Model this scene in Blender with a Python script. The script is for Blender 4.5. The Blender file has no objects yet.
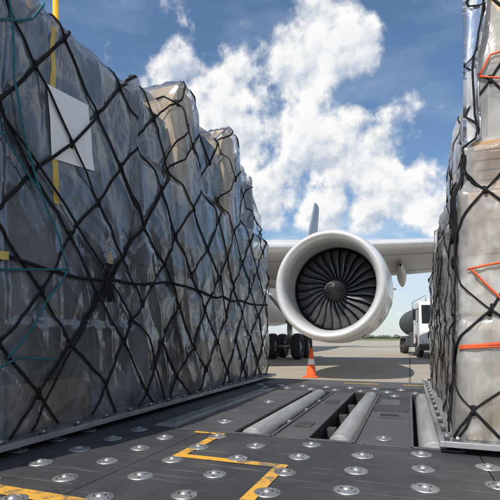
import bpy, bmesh, math, random
from mathutils import Vector, Matrix, noise
random.seed(7)
TH=math.radians(20.4)
scene=bpy.context.scene

# ------------------------------------------------------------------ materials
def newmat(name):
    m=bpy.data.materials.new(name); m.use_nodes=True
    nt=m.node_tree; 
    for n in list(nt.nodes): nt.nodes.remove(n)
    out=nt.nodes.new('ShaderNodeOutputMaterial')
    return m,nt,out
def N(nt,t,**kw):
    n=nt.nodes.new(t)
    for k,v in kw.items(): setattr(n,k,v)
    return n
def noise_node(nt,vec,scale,detail=6,rough=.55,dist=0.):
    n=N(nt,'ShaderNodeTexNoise'); n.inputs['Scale'].default_value=scale
    n.inputs['Detail'].default_value=detail; n.inputs['Roughness'].default_value=rough
    n.inputs['Distortion'].default_value=dist
    nt.links.new(vec,n.inputs['Vector']); return n
def mrange(nt,val,a,b,c,d,smooth=False):
    n=N(nt,'ShaderNodeMapRange'); 
    if smooth: n.interpolation_type='SMOOTHSTEP'
    n.inputs['From Min'].default_value=a;n.inputs['From Max'].default_value=b
    n.inputs['To Min'].default_value=c;n.inputs['To Max'].default_value=d
    nt.links.new(val,n.inputs['Value']); return n.outputs['Result']
def mixc(nt,fac,a,b,mode='MIX'):
    n=N(nt,'ShaderNodeMix',data_type='RGBA',blend_type=mode)
    if isinstance(fac,(int,float)): n.inputs[0].default_value=fac
    else: nt.links.new(fac,n.inputs[0])
    for s,v in ((6,a),(7,b)):
        if isinstance(v,(tuple,list)): n.inputs[s].default_value=(v[0],v[1],v[2],1)
        else: nt.links.new(v,n.inputs[s])
    return n.outputs[2]
def math_(nt,op,a,b=None):
    n=N(nt,'ShaderNodeMath',operation=op)
    for i,v in enumerate((a,b)):
        if v is None: continue
        if isinstance(v,(int,float)): n.inputs[i].default_value=v
        else: nt.links.new(v,n.inputs[i])
    return n.outputs[0]
def pmat(name,c1,c2=None,scale=3.,rough=.5,rough2=None,metal=0.,bump=0.,bscale=30.,stretch=(1,1,1),spec=.5,coat=0.,contrast=(.35,.65),dirt=None,scratch=0):
    m,nt,out=newmat(name)
    b=N(nt,'ShaderNodeBsdfPrincipled'); nt.links.new(b.outputs[0],out.inputs[0])
    tc=N(nt,'ShaderNodeTexCoord'); mp=N(nt,'ShaderNodeMapping'); mp.inputs['Scale'].default_value=stretch
    nt.links.new(tc.outputs['Object'],mp.inputs[0]); vec=mp.outputs[0]
    n=noise_node(nt,vec,scale,5)
    f=mrange(nt,n.outputs[0],contrast[0],contrast[1],0,1)
    if c2 is None: c2=tuple(x*.8 for x in c1)
    col=mixc(nt,f,c1,c2)
    if dirt:
        n2=noise_node(nt,vec,scale*.35,6,.65,.3)
        f2=mrange(nt,n2.outputs[0],.5,.75,0,dirt[1]); col=mixc(nt,f2,col,dirt[0])
    if scratch:
        nb=noise_node(nt,vec,5.5,7,.7)
        col=mixc(nt,mrange(nt,nb.outputs[0],.55,.72,0,.55),col,(.022,.022,.023))
        for rot,st in ((.5,(3,60,1)),(-.9,(2,70,1)),(1.57,(1.2,50,1))):
            mq=N(nt,'ShaderNodeMapping'); mq.inputs['Rotation'].default_value=(0,0,rot); mq.inputs['Scale'].default_value=st
            nt.links.new(tc.outputs['Object'],mq.inputs[0])
            ns=noise_node(nt,mq.outputs[0],1.0,2,.5,.1)
            fs=mrange(nt,ns.outputs[0],.66,.74,0,scratch); col=mixc(nt,fs,col,(.24,.24,.235))
    nt.links.new(col,b.inputs['Base Color'])
    b.inputs['Metallic'].default_value=metal
    b.inputs['Specular IOR Level'].default_value=spec
    b.inputs['Coat Weight'].default_value=coat
    if rough2 is None: rough2=rough+.12
    r=mrange(nt,n.outputs[0],.3,.7,rough,rough2); nt.links.new(r,b.inputs['Roughness'])
    if bump>0:
        n3=noise_node(nt,vec,bscale,3,.6)
        bp=N(nt,'ShaderNodeBump'); bp.inputs['Strength'].default_value=bump; bp.inputs['Distance'].default_value=.01
        nt.links.new(n3.outputs[0],bp.inputs['Height']); nt.links.new(bp.outputs[0],b.inputs['Normal'])
    return m
def filmmat(name,tint,lo,hi,rough=.14,gl=1.0,bs=.35,streak=(1,1,.4),crease=.3,ior=1.5):
    m,nt,out=newmat(name)
    tc=N(nt,'ShaderNodeTexCoord'); mp=N(nt,'ShaderNodeMapping'); mp.inputs['Scale'].default_value=streak
    mp.inputs['Rotation'].default_value=(.3,0,0)
    nt.links.new(tc.outputs['Object'],mp.inputs[0])
    n=noise_node(nt,mp.outputs[0],2.0,5,.62,.15)
    n2=noise_node(nt,mp.outputs[0],9,4,.5,.1)
    op=mrange(nt,n.outputs[0],.36,.68,lo,hi)
    op=math_(nt,'ADD',op,math_(nt,'MULTIPLY',mrange(nt,n2.outputs[0],.5,.72,0,1),crease)); 
    cl=N(nt,'ShaderNodeClamp'); nt.links.new(op,cl.inputs[0]); op=cl.outputs[0]
    bp=N(nt,'ShaderNodeBump'); bp.inputs['Strength'].default_value=bs; bp.inputs['Distance'].default_value=.05
    nt.links.new(n2.outputs[0],bp.inputs['Height'])
    d=N(nt,'ShaderNodeBsdfPrincipled'); d.inputs['Base Color'].default_value=(*tint,1); d.inputs['Roughness'].default_value=rough+.15
    nt.links.new(bp.outputs[0],d.inputs['Normal'])
    t=N(nt,'ShaderNodeBsdfTransparent'); t.inputs[0].default_value=(.94,.95,.96,1)
    mx=N(nt,'ShaderNodeMixShader'); nt.links.new(op,mx.inputs[0]); nt.links.new(t.outputs[0],mx.inputs[1]); nt.links.new(d.outputs[0],mx.inputs[2])
    g=N(nt,'ShaderNodeBsdfGlossy'); g.inputs['Roughness'].default_value=rough; g.inputs[0].default_value=(.93,.96,1,1)
    nt.links.new(bp.outputs[0],g.inputs['Normal'])
    fr=N(nt,'ShaderNodeFresnel'); fr.inputs[0].default_value=ior; nt.links.new(bp.outputs[0],fr.inputs['Normal'])
    f=math_(nt,'MULTIPLY',fr.outputs[0],gl); f=math_(nt,'MINIMUM',f,.8)
    mx2=N(nt,'ShaderNodeMixShader'); nt.links.new(f,mx2.inputs[0]); nt.links.new(mx.outputs[0],mx2.inputs[1]); nt.links.new(g.outputs[0],mx2.inputs[2])
    nt.links.new(mx2.outputs[0],out.inputs[0])
    return m

M={}
M['deck']=pmat('deck_nonslip',(.050,.052,.056),(.035,.037,.041),scale=1.6,rough=.45,rough2=.72,bump=.7,bscale=150,dirt=((.14,.135,.125),.6),scratch=.4)
M['deck2']=pmat('deck_plate',(.062,.064,.068),(.08,.08,.085),scale=3,rough=.42,rough2=.65,bump=.25,bscale=90,dirt=((.14,.135,.125),.55),scratch=.35)
M['slot']=pmat('slot_dark',(.012,.012,.013),rough=.7)
M['roller']=pmat('roller_steel',(.40,.405,.41),(.30,.305,.31),scale=3,rough=.42,rough2=.58,metal=.3,stretch=(6,.6,6),dirt=((.14,.13,.12),.8))
M['steel']=pmat('worn_steel',(.50,.50,.50),(.33,.33,.33),scale=8,rough=.36,rough2=.55,metal=.75,dirt=((.13,.11,.09),.7))
M['alu']=pmat('pallet_aluminium',(.50,.50,.51),(.33,.33,.34),scale=4,rough=.38,rough2=.58,metal=.65,dirt=((.10,.095,.09),.8))
def wornpaint(name,c):
    m,nt,out=newmat(name)
    b=N(nt,'ShaderNodeBsdfPrincipled'); nt.links.new(b.outputs[0],out.inputs[0])
    tc=N(nt,'ShaderNodeTexCoord')
    n=noise_node(nt,tc.outputs['Object'],14,8,.7,.5); n2=noise_node(nt,tc.outputs['Object'],2.5,4)
    f=mrange(nt,math_(nt,'ADD',math_(nt,'MULTIPLY',n.outputs[0],.7),math_(nt,'MULTIPLY',n2.outputs[0],.3)),.51,.58,0,.85)
    col=mixc(nt,f,c,(.09,.085,.08)); col2=mixc(nt,mrange(nt,n2.outputs[0],.3,.7,0,.35),col,(.25,.2,.12))
    nt.links.new(col2,b.inputs['Base Color']); b.inputs['Roughness'].default_value=.6
    return m
M['yellow']=wornpaint('yellow_marking',(.74,.38,.035))
M['ypost']=pmat('yellow_paint',(.75,.42,.02),rough=.4)
M['tarp1']=pmat('slate_cover',(.065,.085,.125),(.042,.056,.084),scale=1.2,rough=.4,bump=.3,bscale=8)
M['tarp2']=pmat('slate_cover_b',(.11,.127,.158),(.07,.082,.108),scale=1.5,rough=.4,bump=.3,bscale=8)
M['dgrey']=pmat('dark_carton',(.035,.038,.045),(.055,.058,.063),scale=2,rough=.6)
M['mgrey']=pmat('grey_carton',(.21,.22,.235),(.14,.148,.162),scale=2,rough=.6)
M['kraft']=pmat('kraft_carton',(.50,.31,.165),(.40,.245,.13),scale=5,rough=.75,stretch=(1,1,4))
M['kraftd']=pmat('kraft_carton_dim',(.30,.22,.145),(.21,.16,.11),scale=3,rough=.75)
M['beige']=pmat('beige_carton',(.64,.51,.34),(.54,.42,.28),scale=3,rough=.7)
M['whitec']=pmat('white_carton',(.72,.66,.57),(.62,.55,.46),scale=3,rough=.7)
M['film_d']=filmmat('grey_film',(.34,.37,.415),.02,.34,.12,1.5,.20,(1,1,.38),.14,1.5)
M['film_w']=filmmat('clear_white_film',(.84,.83,.81),.04,.42,.17,.9,.18,(1,1,.6),.22)
M['cord']=pmat('black_net_cord',(.012,.012,.014),(.024,.024,.027),scale=40,rough=.85,bump=.6,bscale=220,spec=.2)
M['teal']=pmat('teal_rope',(.02,.16,.19),(.015,.10,.13),scale=30,rough=.7,bump=.6,bscale=200)
M['redr']=pmat('orange_red_strap',(.72,.12,.035),(.58,.085,.025),scale=20,rough=.6)
M['paper']=pmat('white_paper',(.86,.86,.86),(.82,.82,.83),scale=2,rough=.7,bump=.15,bscale=6)
M['tapey']=pmat('yellow_tape',(.62,.45,.08),(.5,.35,.07),scale=6,rough=.35)
M['tapeb']=pmat('brown_tape',(.45,.33,.2),rough=.35)
M['white']=pmat('aircraft_paint',(.66,.67,.685),(.61,.62,.63),scale=1.2,rough=.28,rough2=.4,coat=.25,dirt=((.46,.46,.46),.35))
M['lip']=pmat('inlet_lip_paint',(.68,.685,.69),(.60,.605,.61),scale=2,rough=.26,rough2=.36,metal=.22,coat=.3,dirt=((.44,.43,.41),.5))
M['liner']=pmat('inlet_liner',(.45,.455,.46),(.39,.395,.40),scale=3,rough=.45,bump=.2,bscale=200)
M['wingg']=pmat('wing_grey',(.54,.555,.57),(.48,.49,.505),scale=.8,rough=.35,dirt=((.36,.35,.34),.5),stretch=(1,.3,1))
M['fin']=pmat('fin_paint',(.30,.34,.40),(.26,.3,.36),scale=.3,rough=.35)
M['seam']=pmat('panel_seam',(.12,.12,.125),rough=.6)
M['blade']=pmat('fan_blade_titanium',(.16,.165,.175),(.10,.105,.115),scale=3,rough=.38,rough2=.5,metal=.7)
M['black']=pmat('matte_black',(.012,.012,.013),rough=.8)
M['spin']=pmat('spinner_grey',(.035,.037,.042),rough=.45)
M['rubber']=pmat('tyre_rubber',(.02,.02,.021),(.035,.034,.033),scale=6,rough=.75)
M['hub']=pmat('wheel_hub',(.5,.5,.5),rough=.4,metal=.3)
M['orange']=pmat('cone_orange',(.85,.13,.02),(.7,.1,.02),scale=6,rough=.5,dirt=((.25,.08,.04),.6))
M['refl']=pmat('cone_white_band',(.75,.75,.75),rough=.4)
M['truckw']=pmat('truck_white_paint',(.78,.79,.8),(.7,.7,.71),scale=1,rough=.25,coat=.4,dirt=((.4,.38,.35),.3))
M['tank']=pmat('tank_grey',(.08,.10,.11),(.06,.072,.08),scale=1,rough=.6,spec=.3)
M['glass']=pmat('dark_glass',(.02,.025,.03),rough=.06,rough2=.1)
M['lamp']=pmat('headlamp_lens',(.7,.7,.68),rough=.1)
M['tree']=pmat('distant_foliage',(.075,.09,.07),(.11,.12,.085),scale=.08,rough=.9)
M['chassis']=pmat('chassis_dark',(.05,.05,.055),rough=.5)
M['red2']=pmat('red_placard',(.5,.04,.03),rough=.5)

# ------------------------------------------------------------------ mesh builder
class MB:
    def __init__(s): s.v=[];s.f=[];s.m=[];s.sm=[];s.mats=[]
    def mi(s,k):
        m=M[k]
        if m not in s.mats: s.mats.append(m)
        return s.mats.index(m)
    def face(s,idx,k,smooth=False):
        s.f.append(idx); s.m.append(s.mi(k)); s.sm.append(smooth)
    def box(s,c,size,k,rot=None):
        b=len(s.v); hx,hy,hz=[q/2 for q in size]; c=Vector(c)
        for x,y,z in ((-1,-1,-1),(1,-1,-1),(1,1,-1),(-1,1,-1),(-1,-1,1),(1,-1,1),(1,1,1),(-1,1,1)):
            p=Vector((x*hx,y*hy,z*hz))
            if rot is not None: p=rot@p
            s.v.append(c+p)
        for q in ((0,3,2,1),(4,5,6,7),(0,1,5,4),(1,2,6,5),(2,3,7,6),(3,0,4,7)): s.face([b+i for i in q],k)
    def bx(s,x0,x1,y0,y1,z0,z1,k): s.box(((x0+x1)/2,(y0+y1)/2,(z0+z1)/2),(x1-x0,y1-y0,z1-z0),k)
    def cyl(s,p0,p1,r0,r1,k,seg=24,caps=True,smooth=True,capk=None):
        p0=Vector(p0);p1=Vector(p1);d=(p1-p0).normalized()
        a=d.orthogonal().normalized(); bb=d.cross(a); b=len(s.v)
        for p,r in ((p0,r0),(p1,r1)):
            for i in range(seg):
                t=2*math.pi*i/seg; s.v.append(p+a*(r*math.cos(t))+bb*(r*math.sin(t)))
        for i in range(seg):
            j=(i+1)%seg; s.face([b+i,b+j,b+seg+j,b+seg+i],k,smooth)
        if caps:
            s.face([b+i for i in range(seg)][::-1],capk or k); s.face([b+seg+i for i in range(seg)],capk or k)
    def tube(s,pts,r,k,seg=6,flat=1.0,nrm=None):
        pts=[Vector(p) for p in pts]; b=len(s.v); n=len(pts)
        for i,p in enumerate(pts):
            d=(pts[min(i+1,n-1)]-pts[max(i-1,0)]).normalized()
            if nrm is not None:
                w=d.cross(nrm).normalized(); u=w.cross(d).normalized()
            else:
                ref=Vector((0,0,1)) if abs(d.z)<.95 else Vector((1,0,0))
                w=d.cross(ref).normalized(); u=w.cross(d)
            for q in range(seg):
                t=2*math.pi*q/seg; s.v.append(p+w*(r*math.cos(t))+u*(r*flat*math.sin(t)))
        for i in range(n-1):
            for q in range(seg):
                j=(q+1)%seg; s.face([b+i*seg+q,b+i*seg+j,b+(i+1)*seg+j,b+(i+1)*seg+q],k,True)
        s.face([b+q for q in range(seg)],k); s.face([b+(n-1)*seg+q for q in range(seg)],k)
    def grid(s,fn,nu,nv,k,closeu=False,smooth=True,mf=None):
        b=len(s.v); cu=nu if closeu else nu+1
        for j in range(nv+1):
            for i in range(cu): s.v.append(Vector(fn(i/nu,j/nv)))
        for j in range(nv):
            for i in range(nu):
                i2=(i+1)%cu if closeu else i+1
                s.face([b+j*cu+i,b+j*cu+i2,b+(j+1)*cu+i2,b+(j+1)*cu+i],mf(i,j) if mf else k,smooth)
    def revolve(s,prof,c,k,axis='Y',seg=64,ks=None):
        c=Vector(c)
        def fn(u,v):
            j=round(v*(len(prof)-1)); r,h=prof[j]; t=2*math.pi*u
            if axis=='Y': return c+Vector((r*math.cos(t),h,r*math.sin(t)))
            if axis=='X': return c+Vector((h,r*math.cos(t),r*math.sin(t)))
            return c+Vector((r*math.cos(t),r*math.sin(t),h))
        s.grid(fn,seg,len(prof)-1,k,closeu=True,mf=(lambda i,j:ks[j]) if ks else None)
    def build(s,name,parent=None,bevel=0,recalc=True,solid=0):
        me=bpy.data.meshes.new(name); me.from_pydata([tuple(v) for v in s.v],[],s.f)
        for m in s.mats: me.materials.append(m)
        me.polygons.foreach_set('material_index',s.m); me.polygons.foreach_set('use_smooth',s.sm)
        me.update()
        if recalc:
            bm=bmesh.new(); bm.from_mesh(me); bmesh.ops.recalc_face_normals(bm,faces=bm.faces); bm.to_mesh(me); bm.free()
        o=bpy.data.objects.new(name,me); scene.collection.objects.link(o)
        if parent: o.parent=parent
        if solid:
            md=o.modifiers.new('s','SOLIDIFY'); md.thickness=solid; md.offset=0
        if bevel:
            md=o.modifiers.new('b','BEVEL'); md.width=bevel; md.segments=2; md.limit_method='ANGLE'; md.angle_limit=math.radians(50)
        return o
def empty(name,loc=(0,0,0)):
    e=bpy.data.objects.new(name,None); scene.collection.objects.link(e); e.location=loc; return e
def lerp(a,b,t): return a+(b-a)*t
def sstep(a,b,x):
    t=min(1,max(0,(x-a)/(b-a))); return t*t*(3-2*t)
def interp(tab,x):
    if x<=tab[0][0]: return tab[0][1]
    for (a,va),(b,vb) in zip(tab,tab[1:]):
        if x<=b: return va+(vb-va)*(x-a)/(b-a)
    return tab[-1][1]

# ------------------------------------------------------------------ ground
def groundmat():
    m,nt,out=newmat('apron_concrete')
    b=N(nt,'ShaderNodeBsdfPrincipled'); nt.links.new(b.outputs[0],out.inputs[0])
    tc=N(nt,'ShaderNodeTexCoord'); v=tc.outputs['Object']
    br=N(nt,'ShaderNodeTexBrick'); br.offset=0; br.inputs['Scale'].default_value=1
    br.inputs['Brick Width'].default_value=6; br.inputs['Row Height'].default_value=6; br.inputs['Mortar Size'].default_value=.035
    br.inputs['Color1'].default_value=(.36,.315,.255,1); br.inputs['Color2'].default_value=(.32,.285,.235,1); br.inputs['Mortar'].default_value=(.07,.065,.06,1)
    nt.links.new(v,br.inputs['Vector'])
    n=noise_node(nt,v,.25,8,.65,.3); n2=noise_node(nt,v,6,8,.7)
    c=mixc(nt,mrange(nt,n.outputs[0],.45,.75,0,.65),br.outputs[0],(.19,.172,.15))
    c=mixc(nt,mrange(nt,n2.outputs[0],.35,.7,0,.35),c,(.43,.385,.32))
    nt.links.new(c,b.inputs['Base Color']); b.inputs['Roughness'].default_value=.85
    return m
M['apron']=groundmat()
M['grass']=pmat('grass_field',(.10,.12,.045),(.16,.16,.07),scale=.03,rough=.95,stretch=(1,3,1))
g=MB(); g.v=[Vector(p) for p in ((-4000,-4000,0),(4000,-4000,0),(4000,4000,0),(-4000,4000,0))]; g.face([0,1,2,3],'apron'); g.build('ground')
g=MB(); g.v=[Vector(p) for p in ((-4000,210,.05),(4000,210,.05),(4000,3990,.05),(-4000,3990,.05))]; g.face([0,1,2,3],'grass'); g.build('grass')
g=MB(); g.v=[Vector(p) for p in ((-30,8.6,.004),(40,8.6,.004),(40,8.75,.004),(-30,8.75,.004))]; g.face([0,1,2,3],'yellow')
g.v+=[Vector(p) for p in ((-60,31,.004),(90,31,.004),(90,31.4,.004),(-60,31.4,.004))]; g.face([4,5,6,7],'yellow')
g.build('ground_marking')
t=MB()
for row,(dist,h) in enumerate(((900,9),(1000,13))):
    for i in range(260):
        x=-900+i*8+random.uniform(-3,3); r=random.uniform(4,8); hh=h*random.uniform(.45,1.0)*(.6+.8*abs(noise.noise((x*.01,row,0))))
        def fn(u,v,x=x,r=r,hh=hh,dist=dist):
            a=2*math.pi*u; rr=r*math.sin(math.pi*min(.98,v*.85+.15))**.6
            q=1+.3*noise.noise((x+u*5,v*4,dist))
            return (x+rr*math.cos(a)*q,dist+rr*math.sin(a)*q,hh*v*q)
        t.grid(fn,7,4,'tree',closeu=True,smooth=False)
t.build('distant_trees')
def mast(x,y,h):
    e=empty('apron_light_mast',(x,y,0)); b=MB(); b.cyl((0,0,0),(0,0,h),.28,.14,'hub',10)
    b.box((0,0,h),(2.6,.5,.35),'hub'); 
    for q in (-1,-.35,.35,1): b.box((q,-.3,h-.25),(.45,.3,.4),'seam')
    b.build('pole',e)
mast(125,330,24); mast(80,420,24)

# ------------------------------------------------------------------ loader deck
ZD=.45
loader=empty('cargo_loader')
d=MB()
def plate(x0,x1,y0,y1,k='deck',z=ZD,g=.003): d.bx(x0+g,x1-g,y0+g,y1-g,z-.012,z,k)
d.bx(-5.2,3.4,-.6,7.1,.2,.29,'slot')
d.bx(-5.2,-1.22,2.93,5.6,.29,ZD-.013,'slot'); d.bx(-.93,-.66,2.93,5.6,.29,ZD-.013,'slot')
d.bx(-.36,.02,2.93,5.6,.29,ZD-.013,'slot'); d.bx(.3,3.4,2.93,5.6,.29,ZD-.013,'slot')
d.bx(-5.2,3.4,5.6,7.1,.29,ZD-.013,'slot'); d.bx(-5.2,3.4,-.6,2.93,.29,ZD-.013,'slot')
xs=[-5.2,-3.5,-1.62,.3,3.4]
for a,b in zip(xs,xs[1:]):
    plate(a,b,-.6,1.36)
plate(-5.2,-1.45,1.36,2.93); plate(-1.45,.39,1.36,2.93); plate(.39,3.4,1.36,2.93)
plate(-5.2,-1.95,2.93,5.6); plate(-1.68,-1.22,2.93,5.6,'deck2'); plate(-1.95,-1.68,2.93,5.6,'deck2')
plate(-.93,-.66,2.93,5.6,'deck2'); plate(-.36,.02,2.93,4.25,'deck2'); plate(-.36,.02,4.25,5.6,'deck'); plate(.3,3.4,2.93,5.6)
for a,b in zip(xs,xs[1:]): plate(a,b,5.6,6.35)
plate(-5.2,3.4,6.35,7.1,'deck2')
d.bx(-5.26,-5.2,-.66,7.16,.18,ZD,'chassis'); d.bx(3.4,3.46,-.66,7.16,.18,ZD,'chassis')
d.bx(-5.2,3.4,7.1,7.16,.18,ZD,'chassis'); d.bx(-5.2,3.4,-.66,-.6,.18,ZD,'chassis')
d.build('deck',loader,bevel=.0025)
r=MB()
for (x0,x1) in ((-1.22,-.93),(-.66,-.36),(.02,.30)):
    r.bx(x0-.02,x0+.003,2.93,5.6,ZD+.001,ZD+.012,'deck2'); r.bx(x1-.003,x1+.02,2.93,5.6,ZD+.001,ZD+.012,'deck2')
    r.bx(x0,x1,2.9,2.93,ZD+.001,ZD+.01,'deck2'); r.bx(x0,x1,5.6,5.63,ZD+.001,ZD+.01,'deck2')
for xc,rr in ((-1.10,.092),(-.455,.088),(.15,.092)):
    prof=[(.02,2.94),(.05,2.94),(.05,2.985),(rr-.006,2.985),(rr,2.995),(rr,5.54),(rr-.006,5.55),(.05,5.55),(.05,5.6),(.02,5.6)]
    r.revolve(prof,(xc,0,ZD-.055),'roller',seg=40)
for yy in (3.6,4.25,4.9):
    r.bx(-.985,-.94,yy-.03,yy+.03,.30,ZD-.01,'steel'); r.bx(-.65,-.575,yy-.05,yy+.05,.30,ZD-.05,'chassis')
r.build('rollers',loader,bevel=.002)
gr=MB(); gr.bx(-1.90,-1.74,2.95,5.55,ZD+.001,ZD+.013,'alu')
for i in range(40):
    y=3.0+i*.064; gr.bx(-1.885,-1.755,y,y+.026,ZD+.014,ZD+.02,'steel')
gr.bx(-1.735,-1.715,2.95,5.55,ZD+.001,ZD+.03,'alu'); gr.build('guide_rail',loader,bevel=.002)
bl=MB()
def ball(x,y):
    z=ZD; q=random.uniform(.95,1.05)
    bl.revolve([(.062*q,.0005),(.061*q,.004),(.055*q,.006),(.040,.009),(.034,.0125),(.030,.0125),(.028,.009)],(x,y,z),'steel',axis='Z',seg=24)
    R=.027
    bl.revolve([(R*math.cos(a),R*math.sin(a)-.004) for a in [q*math.pi/2/6 for q in range(6)]]+[(.0005,R-.004)],(x,y,z),'steel',axis='Z',seg=16)
    for t in range(3):
        a=t*2.094+random.uniform(0,2); bl.cyl((x+.048*math.cos(a),y+.048*math.sin(a),z+.006),(x+.048*math.cos(a),y+.048*math.sin(a),z+.010),.006,.005,'chassis',6)
for i in range(-8,6):
    for j in range(-5,4):
        x=-.605+i*.335; y=1.85+j*.31+(.155 if i%2 else 0)
        if y>2.86 : continue
        ball(x+random.uniform(-.006,.006),y)
for y in (5.82,6.12):
    for i in range(-5,4): ball(-.605+i*.335+(.16 if y>6 else 0),y)
for p in ((-.17,3.12),(-.17,5.45),(-1.45,3.3),(-1.45,4.5)): ball(*p)
bl.build('ball_transfer_units',loader)
bo=MB()
def bolt(x,y): bo.cyl((x,y,ZD+.0005),(x,y,ZD+.005),.010,.008,'deck2',10)
for y in [3.0+i*.32 for i in range(9)]:
    for x in (-1.27,-.90,-.69,-.33,-.01,.345): bolt(x,y)
for x in [-2.1+i*.3 for i in range(10)]: bolt(x,1.38); bolt(x,2.89); bolt(x,6.31)
bo.bx(-.27,-.07,3.95,4.12,ZD+.001,ZD+.008,'deck2'); bo.bx(-.25,-.09,4.0,4.03,ZD+.009,ZD+.011,'slot'); bo.bx(-.25,-.09,4.06,4.09,ZD+.009,ZD+.011,'slot')
bo.bx(-.86,-.73,3.3,3.5,ZD+.001,ZD+.007,'deck'); bo.bx(-.86,-.73,4.6,4.85,ZD+.001,ZD+.007,'deck')
bo.bx(-.30,-.10,4.7,5.1,ZD+.001,ZD+.006,'deck2')
bo.build('bolts_and_covers',loader,bevel=.001)
mk=MB()
def sheet(x0,x1,y0,y1): 
    b=len(mk.v); mk.v+= [Vector((x0,y0,ZD+.004)),Vector((x1,y0,ZD+.004)),Vector((x1,y1,ZD+.004)),Vector((x0,y1,ZD+.004))]; mk.face([b,b+1,b+2,b+3],'yellow')
sheet(-1.32,-1.255,2.285,2.88); sheet(-1.32,-.625,2.22,2.285); sheet(-.69,-.625,1.1,2.22); sheet(-1.5,-1.32,2.83,2.88)
sheet(-5,-.95,1.41,1.50)
for a,b in ((-1.9,-1.5),(-.95,-.45),(-.1,1.5)): sheet(a,b,6.70,6.78)
mk.build('yellow_markings',loader)
c=MB()
for x in (-4.6,-1.0,2.7): c.bx(x-.1,x+.1,-.5,7.0,.06,.2,'chassis')
for x in (-4.9,3.1):
    for y in (.3,6.2):
        c.revolve([(.05,-.09),(.13,-.09),(.17,-.07),(.17,.07),(.13,.09),(.05,.09)],(x,y,.17),'rubber',axis='X',seg=24)
c.build('chassis',loader)
p=MB()
p.cyl((-5.05,4.62,ZD),(-5.05,4.62,6.8),.045,.045,'ypost',16); p.cyl((-5.05,5.1,ZD),(-5.05,5.1,6.8),.045,.045,'ypost',16)
for z in (1.5,2.6,3.7,4.8,5.9,6.6): p.cyl((-5.05,4.62,z),(-5.05,5.1,z),.03,.03,'ypost',12)
p.build('yellow_ladder_rail',loader)

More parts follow.
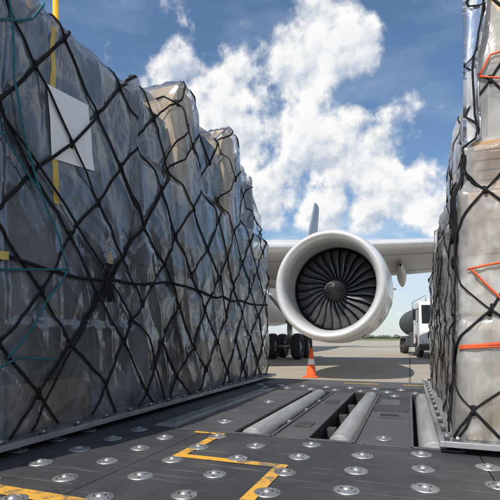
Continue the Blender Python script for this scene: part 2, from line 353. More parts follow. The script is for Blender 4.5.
# ------------------------------------------------------------------ wrapped loads
class Load:
    def __init__(s,x0,x1,y0,y1,z0,zt,inset,R=.07,amp=1.0,cell=(.5,.6),quilt=.035,flat=None):
        s.x0,s.x1,s.y0,s.y1,s.z0,s.zt,s.inset,s.R,s.amp,s.cell,s.quilt=x0,x1,y0,y1,z0,zt,inset,R,amp,cell,quilt
        s.P=2*((x1-x0)+(y1-y0)); s.flat=flat; s.nodes=None
    def sq(s,a):
        a%=s.P; h=s.y1-s.y0; w=s.x1-s.x0
        if a<h: return (s.x0,s.y1-a)
        a-=h
        if a<w: return (s.x0+a,s.y0)
        a-=w
        if a<h: return (s.x1,s.y0+a)
        a-=h; return (s.x1-a,s.y1)
    def nrm(s,a):
        x,y=s.sq(a); R=s.R
        qx=min(max(x,s.x0+R),s.x1-R); qy=min(max(y,s.y0+R),s.y1-R)
        n=Vector((x-qx,y-qy,0)); return n.normalized(),qx,qy
    def surf(s,a,z,off=0.):
        n,qx,qy=s.nrm(a); zt=s.zt(qy)
        A=a/s.cell[0]+z/s.cell[1]; B=a/s.cell[0]-z/s.cell[1]
        P=Vector((qx,qy,z))
        vary=.5+.9*noise.noise(P*1.3+Vector((7,3,1)))
        q=s.quilt*max(.15,vary)*abs(math.sin(math.pi*A)*math.sin(math.pi*B))**.6
        n1=noise.noise(P*.9)*.035
        h_=qx+qy
        w=noise.noise(Vector((h_*3.2+z*.7,z*.7+2,3.1)))             # long hanging folds
        w2=noise.noise(Vector((h_*4-z*3.2,z*1.2+h_*.9,qx)))          # diagonal tension folds
        w3=noise.noise(Vector((h_*4.5+z*5,z*1.5-h_*1.4,9.7)))
        w5=noise.noise(Vector((h_*9-z*9,z*2.5+h_*2,qx*2+4)))
        reg=sstep(-.1,.35,noise.noise(P*1.1+Vector((3,9,2))))         # creasing comes in patches
        f=((1-min(1,abs(w)*3))**2*.018+((1-min(1,abs(w2)*3.4))**2*.014+(1-min(1,abs(w3)*3.6))**2*.010)*(.35+.65*reg)+(1-min(1,abs(w5)*4))**2*.006*reg)*s.amp
        if s.flat:
            a0,a1,z0,z1=s.flat
            m_=sstep(a0-.08,a0,a)*(1-sstep(a1,a1+.08,a))*sstep(z0-.08,z0,z)*(1-sstep(z1,z1+.08,z))
            q*=1-m_; f=f*(1-m_)+.012*m_
        ins=s.inset(z,qy,qx); k=(z-(zt-.07))/.07
        if k>0: ins+=.05*k*k
        k2=(s.z0+.06-z)/.06
        if k2>0: q*=max(0,1-k2)
        return P+n*(s.R-ins+q+n1+f+off-.02), n
    def shell(s,name,parent,k,res=.022):
        b=MB(); nu=int(s.P/res); nv=int((s.zt(s.y0)-s.z0)/res)
        def fn(u,v):
            a=u*s.P; n,qx,qy=s.nrm(a); z=s.z0+v*(s.zt(qy)-s.z0); return s.surf(a,z)[0]
        b.grid(fn,nu,nv,k,closeu=True)
        cx,cy=(s.x0+s.x1)/2,(s.y0+s.y1)/2
        def cap(u,v):
            p=fn(u,1.0); 
            q=Vector((lerp(p.x,cx,v*.98),lerp(p.y,lerp(p.y,cy,.85),v*.98),0)); zt=s.zt(q.y)
            q.z=zt+.03*noise.noise(q*2)*min(1,v*6); 
            if v==0: q.z=p.z
            return q
        b.grid(cap,nu//3,14,k,closeu=True)
        return b.build(name,parent,recalc=True)
    def net(s,k,rad=.0105,jit=.045,drop=.04):
        b=MB(); cy,cz=s.cell[0]/2,s.cell[1]/2
        rng=random.Random(3); nodes={}
        na=int(s.P/cy)
        def node(i,j):
            if (i,j) not in nodes:
                nodes[(i,j)]=(i*cy+rng.gauss(0,jit),j*cz+rng.gauss(0,jit))
            return nodes[(i,j)]
        j0=int(s.z0/cz)-1
        for i in range(na+1):
            for j in range(j0,int(4.3/cz)+1):
                if (i+j)%2: continue
                a0,z0=node(i,j)
                for di in (-1,1):
                    a1,z1=node(i+di,j+1)
                    if rng.random()<drop: continue
                    for rep in range(2 if rng.random()<.07 else 1):
                        pts=[]; nn=None
                        sag=rng.uniform(-.015,.015)+rep*.03
                        for q in range(11):
                            t=q/10; a=lerp(a0,a1,t)+sag*math.sin(math.pi*t); z=lerp(z0,z1,t)
                            n,qx,qy=s.nrm(a); zt=s.zt(qy)-.01
                            if z<s.z0+.005: continue
                            over=max(0,z-zt)
                            p,nn=s.surf(a,min(z,zt),.008)
                            if s.flat:
                                f0,f1,g0,g1=s.flat
                                m_=sstep(f0-.1,f0,a)*(1-sstep(f1,f1+.1,a))*sstep(g0-.1,g0,z)*(1-sstep(g1,g1+.1,z)); p=p+n*.024*m_
                            if over>0: p=p-n*over*1.0+Vector((0,0,.02))
                            pts.append(p)
                            if over>.25: break
                        if len(pts)>=2 and pts[0].z<pts[-1].z+.5 and (z0<s.zt(s.nrm(a0)[2])): b.tube(pts,rad*rng.uniform(.8,1.1),k,6,.6,nn)
                n,qx,qy=s.nrm(a0)
                if s.z0+.02<z0<s.zt(qy)-.02:
                    for kk in range(2):
                        dz=rng.uniform(.02,.04); da=rng.uniform(-.012,.012)
                        p,nn=s.surf(a0-da,z0-dz,.012); p2,_=s.surf(a0,z0,.016); p3,_=s.surf(a0+da,z0+dz,.012)
                        b.tube([p,p2,p3],rad*1.2,k,6,.8,nn)
        return b
    def line(s,b,pts,rad,k,off=.016,flat=.7,wig=0.0):
        out=[];nn=None
        for (a0,z0),(a1,z1) in zip(pts,pts[1:]):
            n=max(2,int(math.hypot(a1-a0,z1-z0)/.05))
            for q in range(n):
                t=q/n; a=lerp(a0,a1,t); z=lerp(z0,z1,t)+wig*noise.noise(Vector((a*2.3,z0,1.7)))
                p,nn=s.surf(a,z,off); out.append(p)
        out.append(s.surf(pts[-1][0],pts[-1][1],off)[0])
        b.tube(out,rad,k,6,flat,nn)
def pallet(parent,x0,x1,y0,y1):
    b=MB(); e=.07
    b.bx(x0-e,x1+e,y0-e,y1+e,ZD+.046,ZD+.06,'alu')
    for (a,bb,c_,dd) in ((x0-e-.03,x0-e,y0-e-.03,y1+e+.03),(x1+e,x1+e+.03,y0-e-.03,y1+e+.03)): b.bx(a,bb,c_,dd,ZD+.043,ZD+.078,'alu')
    for (c_,dd) in ((y0-e-.03,y0-e),(y1+e,y1+e+.03)): b.bx(x0-e,x1+e,c_,dd,ZD+.043,ZD+.078,'alu')
    y=y0
    while y<y1:
        for x in (x0-e+.015,x1+e-.015):
            b.box((x,y,ZD+.078),(.03,.05,.02),'chassis'); b.cyl((x,y-.01,ZD+.092),(x,y+.01,ZD+.092),.013,.013,'steel',12)
        y+=.31
    x=x0
    while x<x1:
        for yy in (y0-e+.015,y1+e-.015): b.box((x,yy,ZD+.078),(.05,.03,.02),'chassis'); b.cyl((x-.01,yy,ZD+.092),(x+.01,yy,ZD+.092),.013,.013,'steel',12)
        x+=.31
    return b.build('aluminium_pallet',parent,bevel=.003)

# ---- left load
L=empty('cargo_pallet')
zt_tab=[(.5,3.42),(3.2,3.42),(3.32,3.56),(3.9,3.62),(4.06,3.78),(4.13,3.98),(4.42,3.97),(4.52,3.80),(5.0,3.78),(5.28,3.80),(5.38,4.04),(5.66,4.03),(5.76,3.84),(6.2,3.82),(6.32,3.66),(6.7,3.6),(6.82,3.35),(7.15,3.2)]
def lin(z,y,x):
    if x<-2.6: return 0.
    up=sstep(2.75,2.95,z); mid=sstep(1.22,1.30,z)
    i=up*(.13*sstep(3.28,3.36,y)*(1-sstep(4.05,4.12,y))+.11*sstep(4.5,4.56,y)*(1-sstep(5.3,5.37,y))+.10*sstep(5.76,5.82,y)*(1-sstep(6.25,6.3,y))+.2*sstep(6.3,6.4,y))
    i+=.03*mid*sstep(1.9,1.96,y)*(1-sstep(3.22,3.28,y))
    return i
hY=7.12-.6; wX=-2.29+4.75
def la(y): return hY+wX+(y-.6)
LL=Load(-4.75,-2.29,.6,7.12,ZD+.062,lambda y:interp(zt_tab,y),lin,cell=(.62,.74),quilt=.035,flat=(la(2.28),la(2.72),2.40,2.94))
LL.shell('plastic_film',L,'film_d',.02)
cb=MB()
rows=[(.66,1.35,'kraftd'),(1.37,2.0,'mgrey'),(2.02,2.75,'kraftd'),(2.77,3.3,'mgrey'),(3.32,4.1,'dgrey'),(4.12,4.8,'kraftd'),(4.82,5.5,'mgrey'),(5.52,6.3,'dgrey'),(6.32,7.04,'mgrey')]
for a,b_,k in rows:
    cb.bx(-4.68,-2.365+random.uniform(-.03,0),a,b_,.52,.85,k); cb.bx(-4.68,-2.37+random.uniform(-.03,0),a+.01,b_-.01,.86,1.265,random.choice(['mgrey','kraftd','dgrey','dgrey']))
tops=[(.66,1.93,3.34,'tarp1'),(1.96,3.24,3.36,'tarp2'),(3.27,4.08,3.52,'dgrey'),(4.12,4.48,3.93,'beige'),(4.53,5.3,3.72,'tarp1'),(5.36,5.74,4.0,'beige'),(5.80,6.26,3.76,'mgrey'),(6.30,7.03,3.2,'dgrey')]
for a,b_,zt,k in tops:
    if k in('tarp1','tarp2'):
        x=-2.365-(.11 if a>4 else .02); cb.bx(-4.68,x,a,b_,1.275,zt,k)
        if a>4: cb.bx(x+.001,x+.006,a+.1,a+.15,1.3,zt-.05,'tapeb')
    else:
        z=1.275
        while z<zt-.1:
            z2=min(zt,z+random.uniform(.45,.8)); 
            if zt-z2<.2: z2=zt
            kk=k if k!='dgrey' or random.random()<.6 else 'mgrey'
            if k=='beige' and z2<2.7: kk=random.choice(['mgrey','kraftd'])
            ym=(a+b_)/2
            x=-2.37-lin((z2+z)/2+.25,ym,-2.3)
            cb.bx(-4.68,x+random.uniform(-.015,.008),a,b_,z,z2-.012,kk); z=z2
cb.build('boxes',L,bevel=.012)
nb=LL.net('cord',.0115,.035,.02)
LL.line(nb,[(la(.8),1.62),(la(2.0),1.66),(la(2.8),1.60),(la(3.8),1.72),(la(5),1.66),(la(7),1.70)],.012,'cord',.02,.8,.05)
LL.line(nb,[(la(1.6),2.75),(la(2.2),2.3),(la(2.9),1.62),(la(3.4),1.15),(la(3.7),.55)],.011,'cord',.022)
LL.line(nb,[(la(4.2),3.5),(la(3.6),2.5),(la(2.9),1.62),(la(2.4),1.0),(la(2.1),.55)],.011,'cord',.022)
for k_ in range(5):
    LL.line(nb,[(la(2.86+random.uniform(-.05,.05)),1.75),(la(2.88+random.uniform(-.05,.05)),1.62),(la(2.9+random.uniform(-.07,.07)),1.45)],.012,'cord',.03)
nb.build('cargo_net',L)
tb=MB()
LL.line(tb,[(la(1.86),3.35),(la(1.93),3.15),(la(2.04),2.52),(la(2.2),2.13),(la(2.42),1.66)],.009,'teal',.03)
LL.line(tb,[(la(1.5),1.50),(la(1.9),1.56),(la(2.43),1.64)],.008,'teal',.03)
LL.line(tb,[(la(2.42),1.64),(la(2.2),1.35),(la(1.92),1.03)],.009,'teal',.03)
LL.line(tb,[(la(1.6),2.2),(la(1.9),2.38),(la(2.2),2.13)],.008,'teal',.03)
LL.line(tb,[(la(1.8),.95),(la(2.0),1.03),(la(2.3),1.0)],.008,'teal',.03)
LL.line(tb,[(la(1.7),2.9),(la(2.1),3.2),(la(2.2),3.38)],.008,'teal',.03)
tb.build('teal_rope',L)
pb=MB()
def decal(b,ld,acen,zcen,w,h,k,rot=0,off=.012,n=12,fold=0,sh=0):
    def fn(u,v):
        x=(u-.5)*w; z=(v-.5)*h+sh*(u-.5)
        a=acen+x*math.cos(rot)-z*math.sin(rot); zz=zcen+x*math.sin(rot)+z*math.cos(rot)
        p,nn=ld.surf(a,zz,off)
        if fold: p=p+nn*(fold*(1-min(1,abs(v-.52)/.5))+ (fold*1.2*max(0,(u-.8)/.2)*max(0,(.25-v)/.25)))
        return p
    b.grid(fn,n,n,k,smooth=not fold)
decal(pb,LL,la(2.34),2.70,.05,1.22,'tapey',.02,.003,24)
decal(pb,LL,la(2.50),2.675,.41,.50,'paper',.07,.007,20,.012,.03)
decal(pb,LL,la(2.86),1.80,.07,.10,'tapeb',.2,.035)
decal(pb,LL,la(1.88),1.64,.10,.05,'tapey',.1,.03)
pb.build('labels',L)
pallet(L,-4.7,-2.29,.6,7.1)

# ---- right load
R_=empty('cargo_pallet.001')
def rin(z,y,x):
    base=interp([(.5,0.),(1.24,0),(1.27,.015),(1.30,.0),(2.04,0.0),(2.10,.05),(2.34,.05),(2.40,.13),(2.9,.13),(3.4,.19)],z)
    base+=.03*sstep(2.3,2.4,z)*sstep(4.3,4.4,y)-.05*sstep(4.3,4.4,y)*(1-sstep(5.2,5.3,y))*sstep(2.0,2.2,z)
    return base
RR=Load(.27,2.75,2.93,6.98,ZD+.062,lambda y:interp([(2.9,3.5),(3.9,3.45),(4.0,3.25),(5.2,3.2),(5.3,3.0),(6.2,2.9),(6.3,2.75),(7.0,2.7)],y),rin,R=.05,amp=1.0,cell=(.6,.68),quilt=.022)
RR.shell('plastic_film',R_,'film_w',.02)
cb=MB()
for y0_,y1_,k1,k2 in ((2.97,4.1,'beige','beige'),(4.13,5.3,'kraft','whitec'),(5.33,6.92,'beige','kraft')):
    cb.bx(.335,2.7,y0_,y1_,.52,1.25,k1)
    cb.bx(.335,2.7,y0_+.005,y1_,1.27,1.66,k2); cb.bx(.34,2.7,y0_+.005,y1_,1.665,2.05,'kraft' if k2!='kraft' else 'beige')
    z=2.07
    while z<2.36: cb.bx(.37+random.uniform(-.01,.01),2.66,y0_+.035,y1_-.03,z,z+.055,'kraft'); z+=.062
    zt=RR.zt((y0_+y1_)/2)-.08
    cb.bx(.465,2.6,y0_+.125,y1_-.03,2.39,(2.39+zt)/2,'kraft' if y0_>4 else 'whitec'); cb.bx(.475,2.6,y0_+.13,y1_-.04,(2.39+zt)/2+.01,zt,'beige')
for x in (.42,1.0,1.75,2.4): cb.bx(x,x+.05,2.963,2.968,.53,1.24,'tapeb')
cb.build('boxes',R_,bevel=.01)
nb=RR.net('cord',.0085,.035,.03)
fa=RR.y1-RR.y0
for k_ in range(4):
    RR.line(nb,[(fa-.15+random.uniform(-.04,.04),2.3),(fa-.04+random.uniform(-.03,.03),2.08),(fa-.1+random.uniform(-.06,.06),1.75)],.009,'cord',.03)
RR.line(nb,[(fa-.05,3.3),(fa-.09,2.6),(fa-.03,2.08),(fa-.06,1.3),(fa-.1,.55)],.010,'cord',.02)
nb.build('cargo_net',R_)
rb=MB()
def fx(x): return fa+(x-RR.x0)
RR.line(rb,[(fx(.28),1.095),(fx(.6),1.125),(fx(1.5),1.12)],.011,'redr',.014,.3)
RR.line(rb,[(fx(.28),1.085),(fx(.6),1.105),(fx(1.5),1.10)],.006,'redr',.016,.6)
RR.line(rb,[(fx(.33),1.57),(fx(.5),1.60),(fx(1.2),1.6)],.007,'redr',.016)
RR.line(rb,[(fx(.35),1.57),(fx(.52),1.37),(fx(.9),1.15)],.007,'redr',.016)
RR.line(rb,[(fx(.41),2.80),(fx(.6),2.74),(fx(1.2),2.72)],.007,'redr',.018)
RR.line(rb,[(fx(.41),2.80),(fx(.47),2.92),(fx(.8),2.96)],.007,'redr',.018)
rb.build('orange_red_straps',R_)
pallet(R_,.27,2.72,2.93,6.95)

# ------------------------------------------------------------------ airplane
plane=empty('cargo_airplane')
XF=-11.27; ZF=5.0
def engine(cx,cy,cz,name):
    b=MB(); c=Vector((cx,cy,cz))
    prof=[(1.22,1.25),(1.215,.85),(1.195,.5),(1.205,.3),(1.235,.14),(1.285,.045),(1.34,.005),(1.375,.0),(1.41,.02),(1.455,.09),(1.49,.22),(1.51,.38),(1.535,.7),(1.55,1.1),(1.56,1.6),(1.555,2.3),(1.52,3.0),(1.44,3.7),(1.31,4.5),(1.17,5.2),(1.08,5.6),(1.05,5.6),(1.08,5.2),(1.15,4.6)]
    ks=['liner']*3+['lip']*8+['white']*12
    b.revolve(prof,c,'white',seg=120,ks=ks)
    tab=[(p[1],p[0]) for p in prof[7:20]]
    for y in (.385,1.75,3.35):
        rr=interp(tab,y)+.0005
        b.revolve([(rr,y),(rr+.003,y+.001),(rr+.003,y+.012),(rr,y+.013)],c,'seam',seg=96)
    b.revolve([(1.1945,.52),(1.192,.521),(1.192,.535),(1.1945,.536)],c,'seam',seg=96)
    b.revolve([(.75,4.2),(.72,5.4),(.60,6.2),(.57,6.2),(.55,5.4)],c,'steel',seg=48)
    b.revolve([(.45,5.2),(.38,6.1),(.2,6.8),(.02,7.1)],c,'steel',seg=32)
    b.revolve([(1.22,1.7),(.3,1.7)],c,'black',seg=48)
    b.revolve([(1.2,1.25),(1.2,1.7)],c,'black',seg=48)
    for ang in (-100,-80,20,160):
        t=math.radians(ang)
        pts=[c+Vector(((interp(tab,y)+.001)*math.cos(t),y,(interp(tab,y)+.001)*math.sin(t))) for y in [1.76+q*.2 for q in range(15)]]
        b.tube(pts,.006,'seam',6)
    for ang,y,w,h,k in ((-28,.95,.10,.05,'red2'),(-36,1.15,.22,.10,'seam'),(-15,2.2,.3,.16,'seam'),(-48,.9,.07,.05,'red2'),(-60,1.4,.25,.12,'seam')):
        t=math.radians(ang); rr=interp(tab,y)+.002
        pp=c+Vector((rr*math.cos(t),y,rr*math.sin(t))); b.box(pp,(.006,w,h),k,Matrix.Rotation(-t,3,'Y'))
    t=math.radians(140); rr=1.53
    n_=Vector((math.cos(t),0,math.sin(t))); q0=c+n_*rr+Vector((0,1.3,0)); q1=c+n_*rr+Vector((0,2.5,0)); q2=c+n_*(rr+.3)+Vector((0,2.4,0)); q3=c+n_*(rr+.22)+Vector((0,1.8,0))
    o_=Vector((-math.sin(t),0,math.cos(t)))*.012; i0=len(b.v)
    for q in (q0,q1,q2,q3): b.v.append(q+o_)
    for q in (q0,q1,q2,q3): b.v.append(q-o_)
    b.face([i0,i0+1,i0+2,i0+3],'white'); b.face([i0+4,i0+7,i0+6,i0+5],'white')
    for q in range(4): b.face([i0+q,i0+(q+1)%4,i0+4+(q+1)%4,i0+4+q],'white')
    b.build(name,plane)
    s_=MB(); s_.revolve([(.01,.62),(.06,.65),(.13,.74),(.20,.86),(.27,1.0),(.32,1.12),(.34,1.2),(.35,1.5)],c,'spin',seg=48)
    s_.tube([c+Vector(((.05+.2*q/14)*math.cos(.5+q*.2),(.64+.245*q/14)-.006,(.05+.2*q/14)*math.sin(.5+q*.2))) for q in range(15)],.008,'hub',6)
    s_.build('spinner',plane)
    f_=MB(); nb_=26
    for i in range(nb_):
        ph=2*math.pi*i/nb_
        def fn(u,v,ph=ph):
            r=lerp(.31,1.19,v); st=math.radians(lerp(18,62,v**.8)); ch=lerp(.34,.44,v)*(1-.12*max(0,v-.8)/.2)
            s0=(u-.5)*ch; cam=.045*(1-(2*u-1)**2)
            ax=s0*math.cos(st)-cam*math.sin(st); tg=s0*math.sin(st)+cam*math.cos(st)
            sweep=.09*math.sin(v*math.pi*1.0)-.05*v
            a=ph+ (tg)/r + .22*math.sin(v*2.2)
            return c+Vector((r*math.cos(a),1.38+ax-sweep*.5+.03*v,r*math.sin(a)))
        f_.grid(fn,8,14,'blade')
    f_.build('fan_blades',plane,solid=.012,recalc=False)
ECX,ECY,ECZ=-2.02,11.30,2.555
engine(ECX,ECY,ECZ,'jet_engine'); engine(2*XF-ECX,ECY,ECZ,'jet_engine_far')
def extr(b,poly,x0,x1,k):
    i0=len(b.v); n=len(poly)
    for x in (x0,x1):
        for (y,z) in poly: b.v.append(Vector((x,y,z)))
    b.face(list(range(i0,i0+n)),k); b.face(list(range(i0+n,i0+2*n))[::-1],k)
    for q in range(n): b.face([i0+q,i0+(q+1)%n,i0+n+(q+1)%n,i0+n+q],k)
for cx in (ECX,2*XF-ECX):
    b=MB(); extr(b,[(12.5,3.9),(13.0,4.22),(14.0,4.5),(15.4,4.72),(17,4.75),(20.5,4.4),(19,4.0),(17.5,3.5),(16.5,3.3),(14,3.6)],cx-.22,cx+.22,'white'); b.build('pylon',plane,bevel=.08)
def af(u,t):
    a=u*2*math.pi; x=.5*(1+math.cos(a)); yt=5*t*(.2969*math.sqrt(x)-.126*x-.3516*x*x+.2843*x**3-.1036*x**4)
    z=yt if u<.5 else -yt*.85
    return x,z+.02*math.sin(math.pi*x)*.3
secs=[(-10.2,10.9,11.6,3.95,.11),(-8.4,11.95,10.7,4.12,.115),(-5.0,13.9,8.9,4.32,.115),(-1.9,15.7,7.3,4.50,.11),(3,18.45,6.2,4.88,.105),(8,21.2,5.0,5.25,.1),(14,24.5,3.6,5.75,.1),(18.2,26.8,2.5,6.15,.1)]
def wing(mir):
    b=MB()
    def fn(u,v):
        j=v*(len(secs)-1); i=min(int(j),len(secs)-2); t=j-i
        X,LE,C,Z,T=[lerp(p,q,t) for p,q in zip(secs[i],secs[i+1])]
        x,z=af(u,T)
        if mir: X=2*XF-X
        return (X,LE+x*C,Z+z*C-.03*x*C)
    nu=60
    b.grid(fn,nu,28,'wingg',closeu=True,mf=lambda i,j:'lip' if 25<=i<=34 else 'wingg')
    sx=lambda X:(2*XF-X) if mir else X
    i0=len(b.v)
    for th in (-.04,.04):
        for (dx,y,z) in ((18.2,26.9,6.15),(18.2,29.2,6.1),(19.1,30.3,8.3),(19.1,29.4,8.35)): b.v.append(Vector((sx(dx+th),y,z)))
    b.face([i0,i0+1,i0+2,i0+3],'white'); b.face([i0+7,i0+6,i0+5,i0+4],'white')
    for q in range(4): b.face([i0+q,i0+(q+1)%4,i0+4+(q+1)%4,i0+4+q],'white')
    for X,y0,L_,z in ((-6.0,17.6,6.6,3.85),(-.35,17.9,6.0,4.02),(3.6,19.6,5.6,4.3),(7.6,21.8,5.0,4.68),(11.6,24,4.2,5.1)):
        def cf(u,v,X=X,y0=y0,L_=L_,z=z):
            a=2*math.pi*u; r=.27*max(0.001,math.sin(math.pi*(v*.97+.015)))**.55*(1 if v<.5 else 1-.35*(v-.5))
            return (sx(X)+r*math.cos(a)*.75,y0+v*L_,z+r*1.25*math.sin(a)-.12*v)
        b.grid(cf,16,16,'wingg',closeu=True)
    for frac in (.12,.72):
        pts=[]
        for q in range(60):
            v=.15+.8*q/59; j=v*(len(secs)-1); i=min(int(j),len(secs)-2); t=j-i
            X,LE,C,Z,T=[lerp(p,qq,t) for p,qq in zip(secs[i],secs[i+1])]
            uu=.5+math.acos(1-2*frac)/(2*math.pi); x,z=af(uu,T); pts.append((sx(X),LE+x*C,Z+z*C-.03*x*C-.001))
        b.tube(pts,.014,'seam',6)
    b.build('wing',plane)
wing(False); wing(True)
b=MB()
ft=[(-7,.05,-.6),(-6.6,.75,-.5),(-5.8,1.35,-.35),(-4.5,1.95,-.2),(-2.5,2.5,-.06),(0,2.78,0),(3,2.82,0),(36,2.82,0),(42,2.55,.25),(48,1.9,.8),(53,1.1,1.35),(56,.5,1.6),(57,.2,1.65)]
def ff(u,v):
    j=v*(len(ft)-1); i=min(int(j),len(ft)-2); t=j-i
    y,r,dz=[lerp(p,q,t) for p,q in zip(ft[i],ft[i+1])]; a=2*math.pi*u
    return (XF+r*math.cos(a),y,ZF+dz+r*math.sin(a))
b.grid(ff,48,48,'white',closeu=True)
def bf(u,v):
    a=2*math.pi*u; s_=max(0,math.sin(math.pi*v))**.4
    return (XF+3.1*s_*math.cos(a),lerp(9.5,27,v),ZF-1.35+1.75*s_*math.sin(a))
b.grid(bf,40,30,'white',closeu=True)
for sx in(-1,1):
    b.box((XF+sx*.62,-5.75,ZF+.62),(.75,.05,.5),'glass',Matrix.Rotation(math.radians(-48),3,'X')@Matrix.Rotation(sx*.5,3,'Z'))
b.build('fuselage',plane)
b=MB()
def finf(u,v):
    LE=lerp(44.5,53.6,v); C=lerp(8.6,3.0,v); Z=lerp(6.8,18.2,v); x,z=af(u,.1)
    return (XF+z*C,LE+x*C,Z)
b.grid(finf,40,10,'fin',closeu=True)
def capf(u,v):
    p=Vector(finf(u,1)); c_=Vector((XF,55,18.25)); return p.lerp(c_,v)
b.grid(capf,40,2,'fin',closeu=True)
for sgn in(-1,1):
    def hf(u,v,sgn=sgn):
        LE=lerp(49,54,v); C=lerp(5.5,2.2,v); x,z=af(u,.09); return (XF+sgn*lerp(.5,9.7,v),LE+x*C,ZF+1.3+.8*v+z*C)
    b.grid(hf,40,8,'wingg',closeu=True)
b.build('tail',plane)
def wheel(b,x,y,z,r,w):
    b.revolve([(r*.45,-w/2*.7),(r*.6,-w/2*.95),(r*.85,-w/2),(r*.96,-w/2*.75),(r,-w/2*.3),(r,w/2*.3),(r*.96,w/2*.75),(r*.85,w/2),(r*.6,w/2*.95),(r*.45,w/2*.7)],(x,y,z),'rubber',axis='X',seg=36)
    b.cyl((x-w*.3,y,z),(x+w*.3,y,z),r*.52,r*.52,'hub',24); b.cyl((x-w*.42,y,z),(x+w*.42,y,z),r*.18,r*.18,'steel',12)
for gx in (-6.35,2*XF+6.35):
    b=MB(); gy=23.5
    for dy in (-.99,.99):
        for dx in (-.7,.7): wheel(b,gx+dx,gy+dy,.70,.70,.5)
        b.cyl((gx-.7,gy+dy,.7),(gx+.7,gy+dy,.7),.09,.09,'steel',12)
    b.cyl((gx,gy-1.05,.72),(gx,gy+1.05,.72),.16,.16,'chassis',16)
    b.cyl((gx,gy,.72),(gx,gy,2.1),.15,.15,'steel',16); b.cyl((gx,gy,2.0),(gx,gy-.1,4.3),.24,.26,'hub',20)
    b.cyl((gx,gy,2.2),(gx-1.3*(1 if gx>XF else -1),gy-.6,3.9),.1,.1,'hub',12)
    b.box((gx+.45*(1 if gx>XF else -1),gy-.1,2.75),(.05,1.3,2.1),'white')
    b.cyl((gx,gy+.25,1.0),(gx,gy+.25,2.0),.05,.05,'steel',8)
    b.build('main_landing_gear',plane)
b=MB()
for dx in(-.3,.3): wheel(b,XF+dx,-.6,.52,.52,.35)
b.cyl((XF-.3,-.6,.52),(XF+.3,-.6,.52),.07,.07,'steel'); b.cyl((XF,-.6,.52),(XF,-.4,2.7),.13,.15,'hub'); b.build('nose_gear',plane)

# ------------------------------------------------------------------ cone
cn=empty('traffic_cone',(-2.70,12.4,0)); b=MB()
b.box((0,0,.02),(.42,.42,.04),'orange')
pr=[(.15,.04),(.145,.06),(.125,.22),(.103,.38),(.082,.54),(.062,.68),(.045,.80),(.035,.86),(.02,.865)]
b.revolve(pr,(0,0,0),'orange',axis='Z',seg=32,ks=['orange','orange','orange','refl','orange','orange','orange','orange'])
b.build('cone_body',cn,bevel=.008)

# ------------------------------------------------------------------ fuel truck
tr=empty('fuel_truck',(1.85,26.3,0)); tr.rotation_euler=(0,0,math.radians(7.5)); tr.scale=(1.13,1.13,1.13)
b=MB()
cabp=[(0,.55),(-.02,1.35),(.08,1.75),(.28,2.75),(.42,2.88),(2.0,2.92),(2.05,2.8),(2.05,.7),(1.75,.7),(1.65,1.05),(1.35,1.22),(1.0,1.22),(.7,1.05),(.6,.6)]
extr(b,cabp,-1.2,1.2,'truckw'); b.build('cab',tr,bevel=.05)
b=MB()
rx=Matrix.Rotation(math.radians(-11.3),3,'X')
b.box((0,.165,2.22),(2.15,.03,.95),'glass',rx)
for sx in(-1,1):
    b.box((sx*1.205,.95,2.2),(.02,.95,.72),'glass'); b.box((sx*.85,-.04,.85),(.4,.06,.2),'lamp'); b.box((sx*1.42,.25,2.2),(.14,.1,.55),'black'); b.cyl((sx*1.2,.3,2.5),(sx*1.42,.27,2.45),.02,.02,'black',8)
    b.box((sx*1.21,1.45,1.75),(.02,.14,.03),'black')
    b.box((sx*1.21,.42,1.7),(.01,.02,2.0),'seam')
b.box((0,-.035,1.15),(1.6,.05,.32),'black'); b.box((0,-.06,.55),(2.45,.22,.32),'chassis'); b.box((0,-.18,.55),(.5,.02,.12),'refl')
b.box((0,1.2,3.0),(1.3,.25,.16),'lamp'); b.cyl((0,1.0,2.9),(0,1.0,3.15),.09,.07,'orange',12)
b.build('cab_fittings',tr,bevel=.01)
b=MB(); b.box((0,5.0,.85),(.9,8.6,.28),'chassis')
def tk(u,v):
    a=2*math.pi*u; e=abs(2*v-1); s_=1-.25*max(0,(e-.9)/.1)**2
    return (1.2*s_*math.cos(a),lerp(2.5,9.2,v),2.05+.95*s_*math.sin(a))
b.grid(tk,40,40,'tank',closeu=True); 
b.face(list(range(len(b.v)-40,len(b.v))),'tank'); 
i0=len(b.v); 
for q in range(40): b.v.append(Vector(tk(q/40,0)))
b.face(list(range(i0,i0+40)),'tank')
b.box((0,5.8,3.05),(.7,5.6,.08),'seam')
for y in(3.6,5.4,7.4): b.cyl((0,y,3.05),(0,y,3.2),.25,.25,'hub',16)
for sx in(-1,1):
    b.tube([(sx*.4,3.1,3.05),(sx*.4,3.1,3.45),(sx*.4,8.4,3.45),(sx*.4,8.4,3.05)],.025,'hub',8)
    b.box((sx*1.05,4.5,.85),(.35,1.6,.55),'chassis'); b.box((sx*1.0,3.4,.95),(.4,.9,.8),'tank'); b.box((sx*1.1,2.3,1.3),(.15,.12,1.4),'chassis')
    for y in(1.18,6.9,8.2): wheel(b,sx*1.02,y,.5,.5,.32)
    b.box((sx*1.05,7.55,1.12),(.45,2.6,.05),'chassis')
b.cyl((-1.02,1.18,.5),(1.02,1.18,.5),.06,.06,'chassis'); b.cyl((-1.02,6.9,.5),(1.02,6.9,.5),.07,.07,'chassis'); b.cyl((-1.02,8.2,.5),(1.02,8.2,.5),.07,.07,'chassis')
b.build('tank_and_chassis',tr)

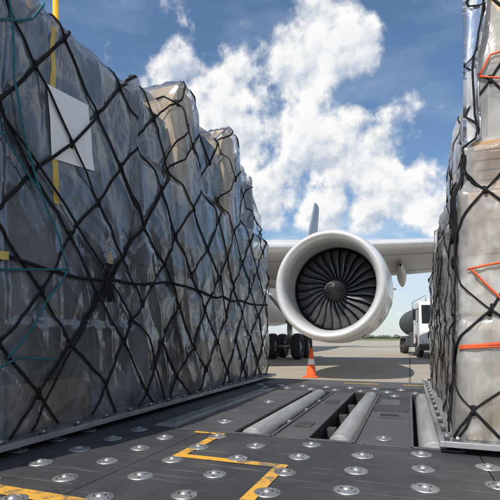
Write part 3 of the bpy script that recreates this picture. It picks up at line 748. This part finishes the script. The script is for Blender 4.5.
# ------------------------------------------------------------------ world
w=bpy.data.worlds.new('World'); scene.world=w; w.use_nodes=True; nt=w.node_tree
for n in list(nt.nodes): nt.nodes.remove(n)
out=N(nt,'ShaderNodeOutputWorld'); bg=N(nt,'ShaderNodeBackground'); bg.inputs[1].default_value=.11
S=Vector((-.26,-.96,0)).normalized(); EL=math.radians(50)
sky=N(nt,'ShaderNodeTexSky',sky_type='NISHITA'); sky.sun_disc=False; sky.sun_elevation=EL
sky.sun_rotation=math.atan2(S.x,S.y)%(2*math.pi); sky.air_density=1.25; sky.dust_density=.5; sky.ozone_density=3.0
tc=N(nt,'ShaderNodeTexCoord'); nv=N(nt,'ShaderNodeVectorMath',operation='NORMALIZE'); nt.links.new(tc.outputs['Generated'],nv.inputs[0]); D=nv.outputs[0]
blobs=[(-8.5,29,4.2),(-4,29,4.5),(0,31,4.6),(5,31,4.9),(9,34,4.2),(12.5,33.0,3.4),(5,26.5,4.8),(0,25,3.6),(10,22.5,4.9),(16,21.0,4.6),(20,18,4.0),(5,20,3.6),(24,15.5,2.6),(10,16.8,3.6),(2,16.5,2.6),(15,15.8,2.8),(-38,33,8),(-60,25,9),(50,28,10),(80,35,10),(110,25,12),(150,40,14),(-100,35,12),(-140,25,11),(180,22,10)]
acc=None
for az,el,r in blobs:
    azw=math.radians(az)-TH; e=math.radians(el)
    v=(math.sin(azw)*math.cos(e),math.cos(azw)*math.cos(e),math.sin(e))
    dt=N(nt,'ShaderNodeVectorMath',operation='DOT_PRODUCT'); nt.links.new(D,dt.inputs[0]); dt.inputs[1].default_value=v
    mk_=mrange(nt,dt.outputs['Value'],math.cos(math.radians(r*1.5)),math.cos(math.radians(r*.2)),0,1,False)
    acc=mk_ if acc is None else math_(nt,'MAXIMUM',acc,mk_)
def dens(vec): 
    return noise_node(nt,vec,9.5,9,.58,0).outputs[0]
up=N(nt,'ShaderNodeVectorMath',operation='ADD'); nt.links.new(D,up.inputs[0]); up.inputs[1].default_value=(-.010,-.004,.022)
n1=dens(D); n2=dens(up.outputs[0])
base=math_(nt,'ADD',math_(nt,'MULTIPLY',acc,.88),math_(nt,'MULTIPLY',math_(nt,'SUBTRACT',n1,.5),2.6))
fac=mrange(nt,base,.24,.68,0,1,True)
shade=mrange(nt,math_(nt,'SUBTRACT',n1,n2),-.12,.05,0,1)
thick=mrange(nt,base,.7,1.3,1,.78)
sh=math_(nt,'MULTIPLY',shade,thick)
ccol=mixc(nt,sh,(4.7,5.3,6.3),(8.9,8.9,8.8))
mp=N(nt,'ShaderNodeMapping'); mp.inputs['Scale'].default_value=(1.2,1.2,4); nt.links.new(D,mp.inputs[0])
nlow=noise_node(nt,mp.outputs[0],3.0,6,.6,0.).outputs[0]
ci=mrange(nt,nlow,.48,.78,0,.28)
sep=N(nt,'ShaderNodeSeparateXYZ'); nt.links.new(D,sep.inputs[0])
lowm=mrange(nt,sep.outputs[2],.05,.36,1,0)
low=mrange(nt,math_(nt,'ADD',nlow,math_(nt,'MULTIPLY',lowm,.24)),.54,.74,0,.65,True)
low=math_(nt,'MULTIPLY',low,mrange(nt,sep.outputs[2],.36,.22,0,1))
skyb=mixc(nt,1.0,sky.outputs[0],(.96,1.06,1.14),'MULTIPLY')
skyc=mixc(nt,ci,skyb,(5.9,6.6,7.7))
skyc=mixc(nt,low,skyc,(6.5,7.2,8.0))
col=mixc(nt,fac,skyc,ccol)
nt.links.new(col,bg.inputs[0]); nt.links.new(bg.outputs[0],out.inputs[0])
sd=bpy.data.lights.new('sun','SUN'); sd.energy=4.9; sd.angle=math.radians(.5); sd.color=(1,.94,.85)
so=bpy.data.objects.new('sun',sd); scene.collection.objects.link(so)
dirv=Vector((S.x*math.cos(EL),S.y*math.cos(EL),math.sin(EL))); so.rotation_euler=dirv.to_track_quat('Z','Y').to_euler()
cd=bpy.data.cameras.new('camera'); cd.sensor_width=36; cd.lens=36*430/500; cd.shift_y=.176; cd.clip_end=9000; cd.clip_start=.05
co=bpy.data.objects.new('camera',cd); scene.collection.objects.link(co); co.location=(0,0,1.15); co.rotation_euler=(math.pi/2,0,TH)
scene.camera=co
scene.view_settings.view_transform='Standard'; scene.view_settings.look='None'; scene.view_settings.exposure=0
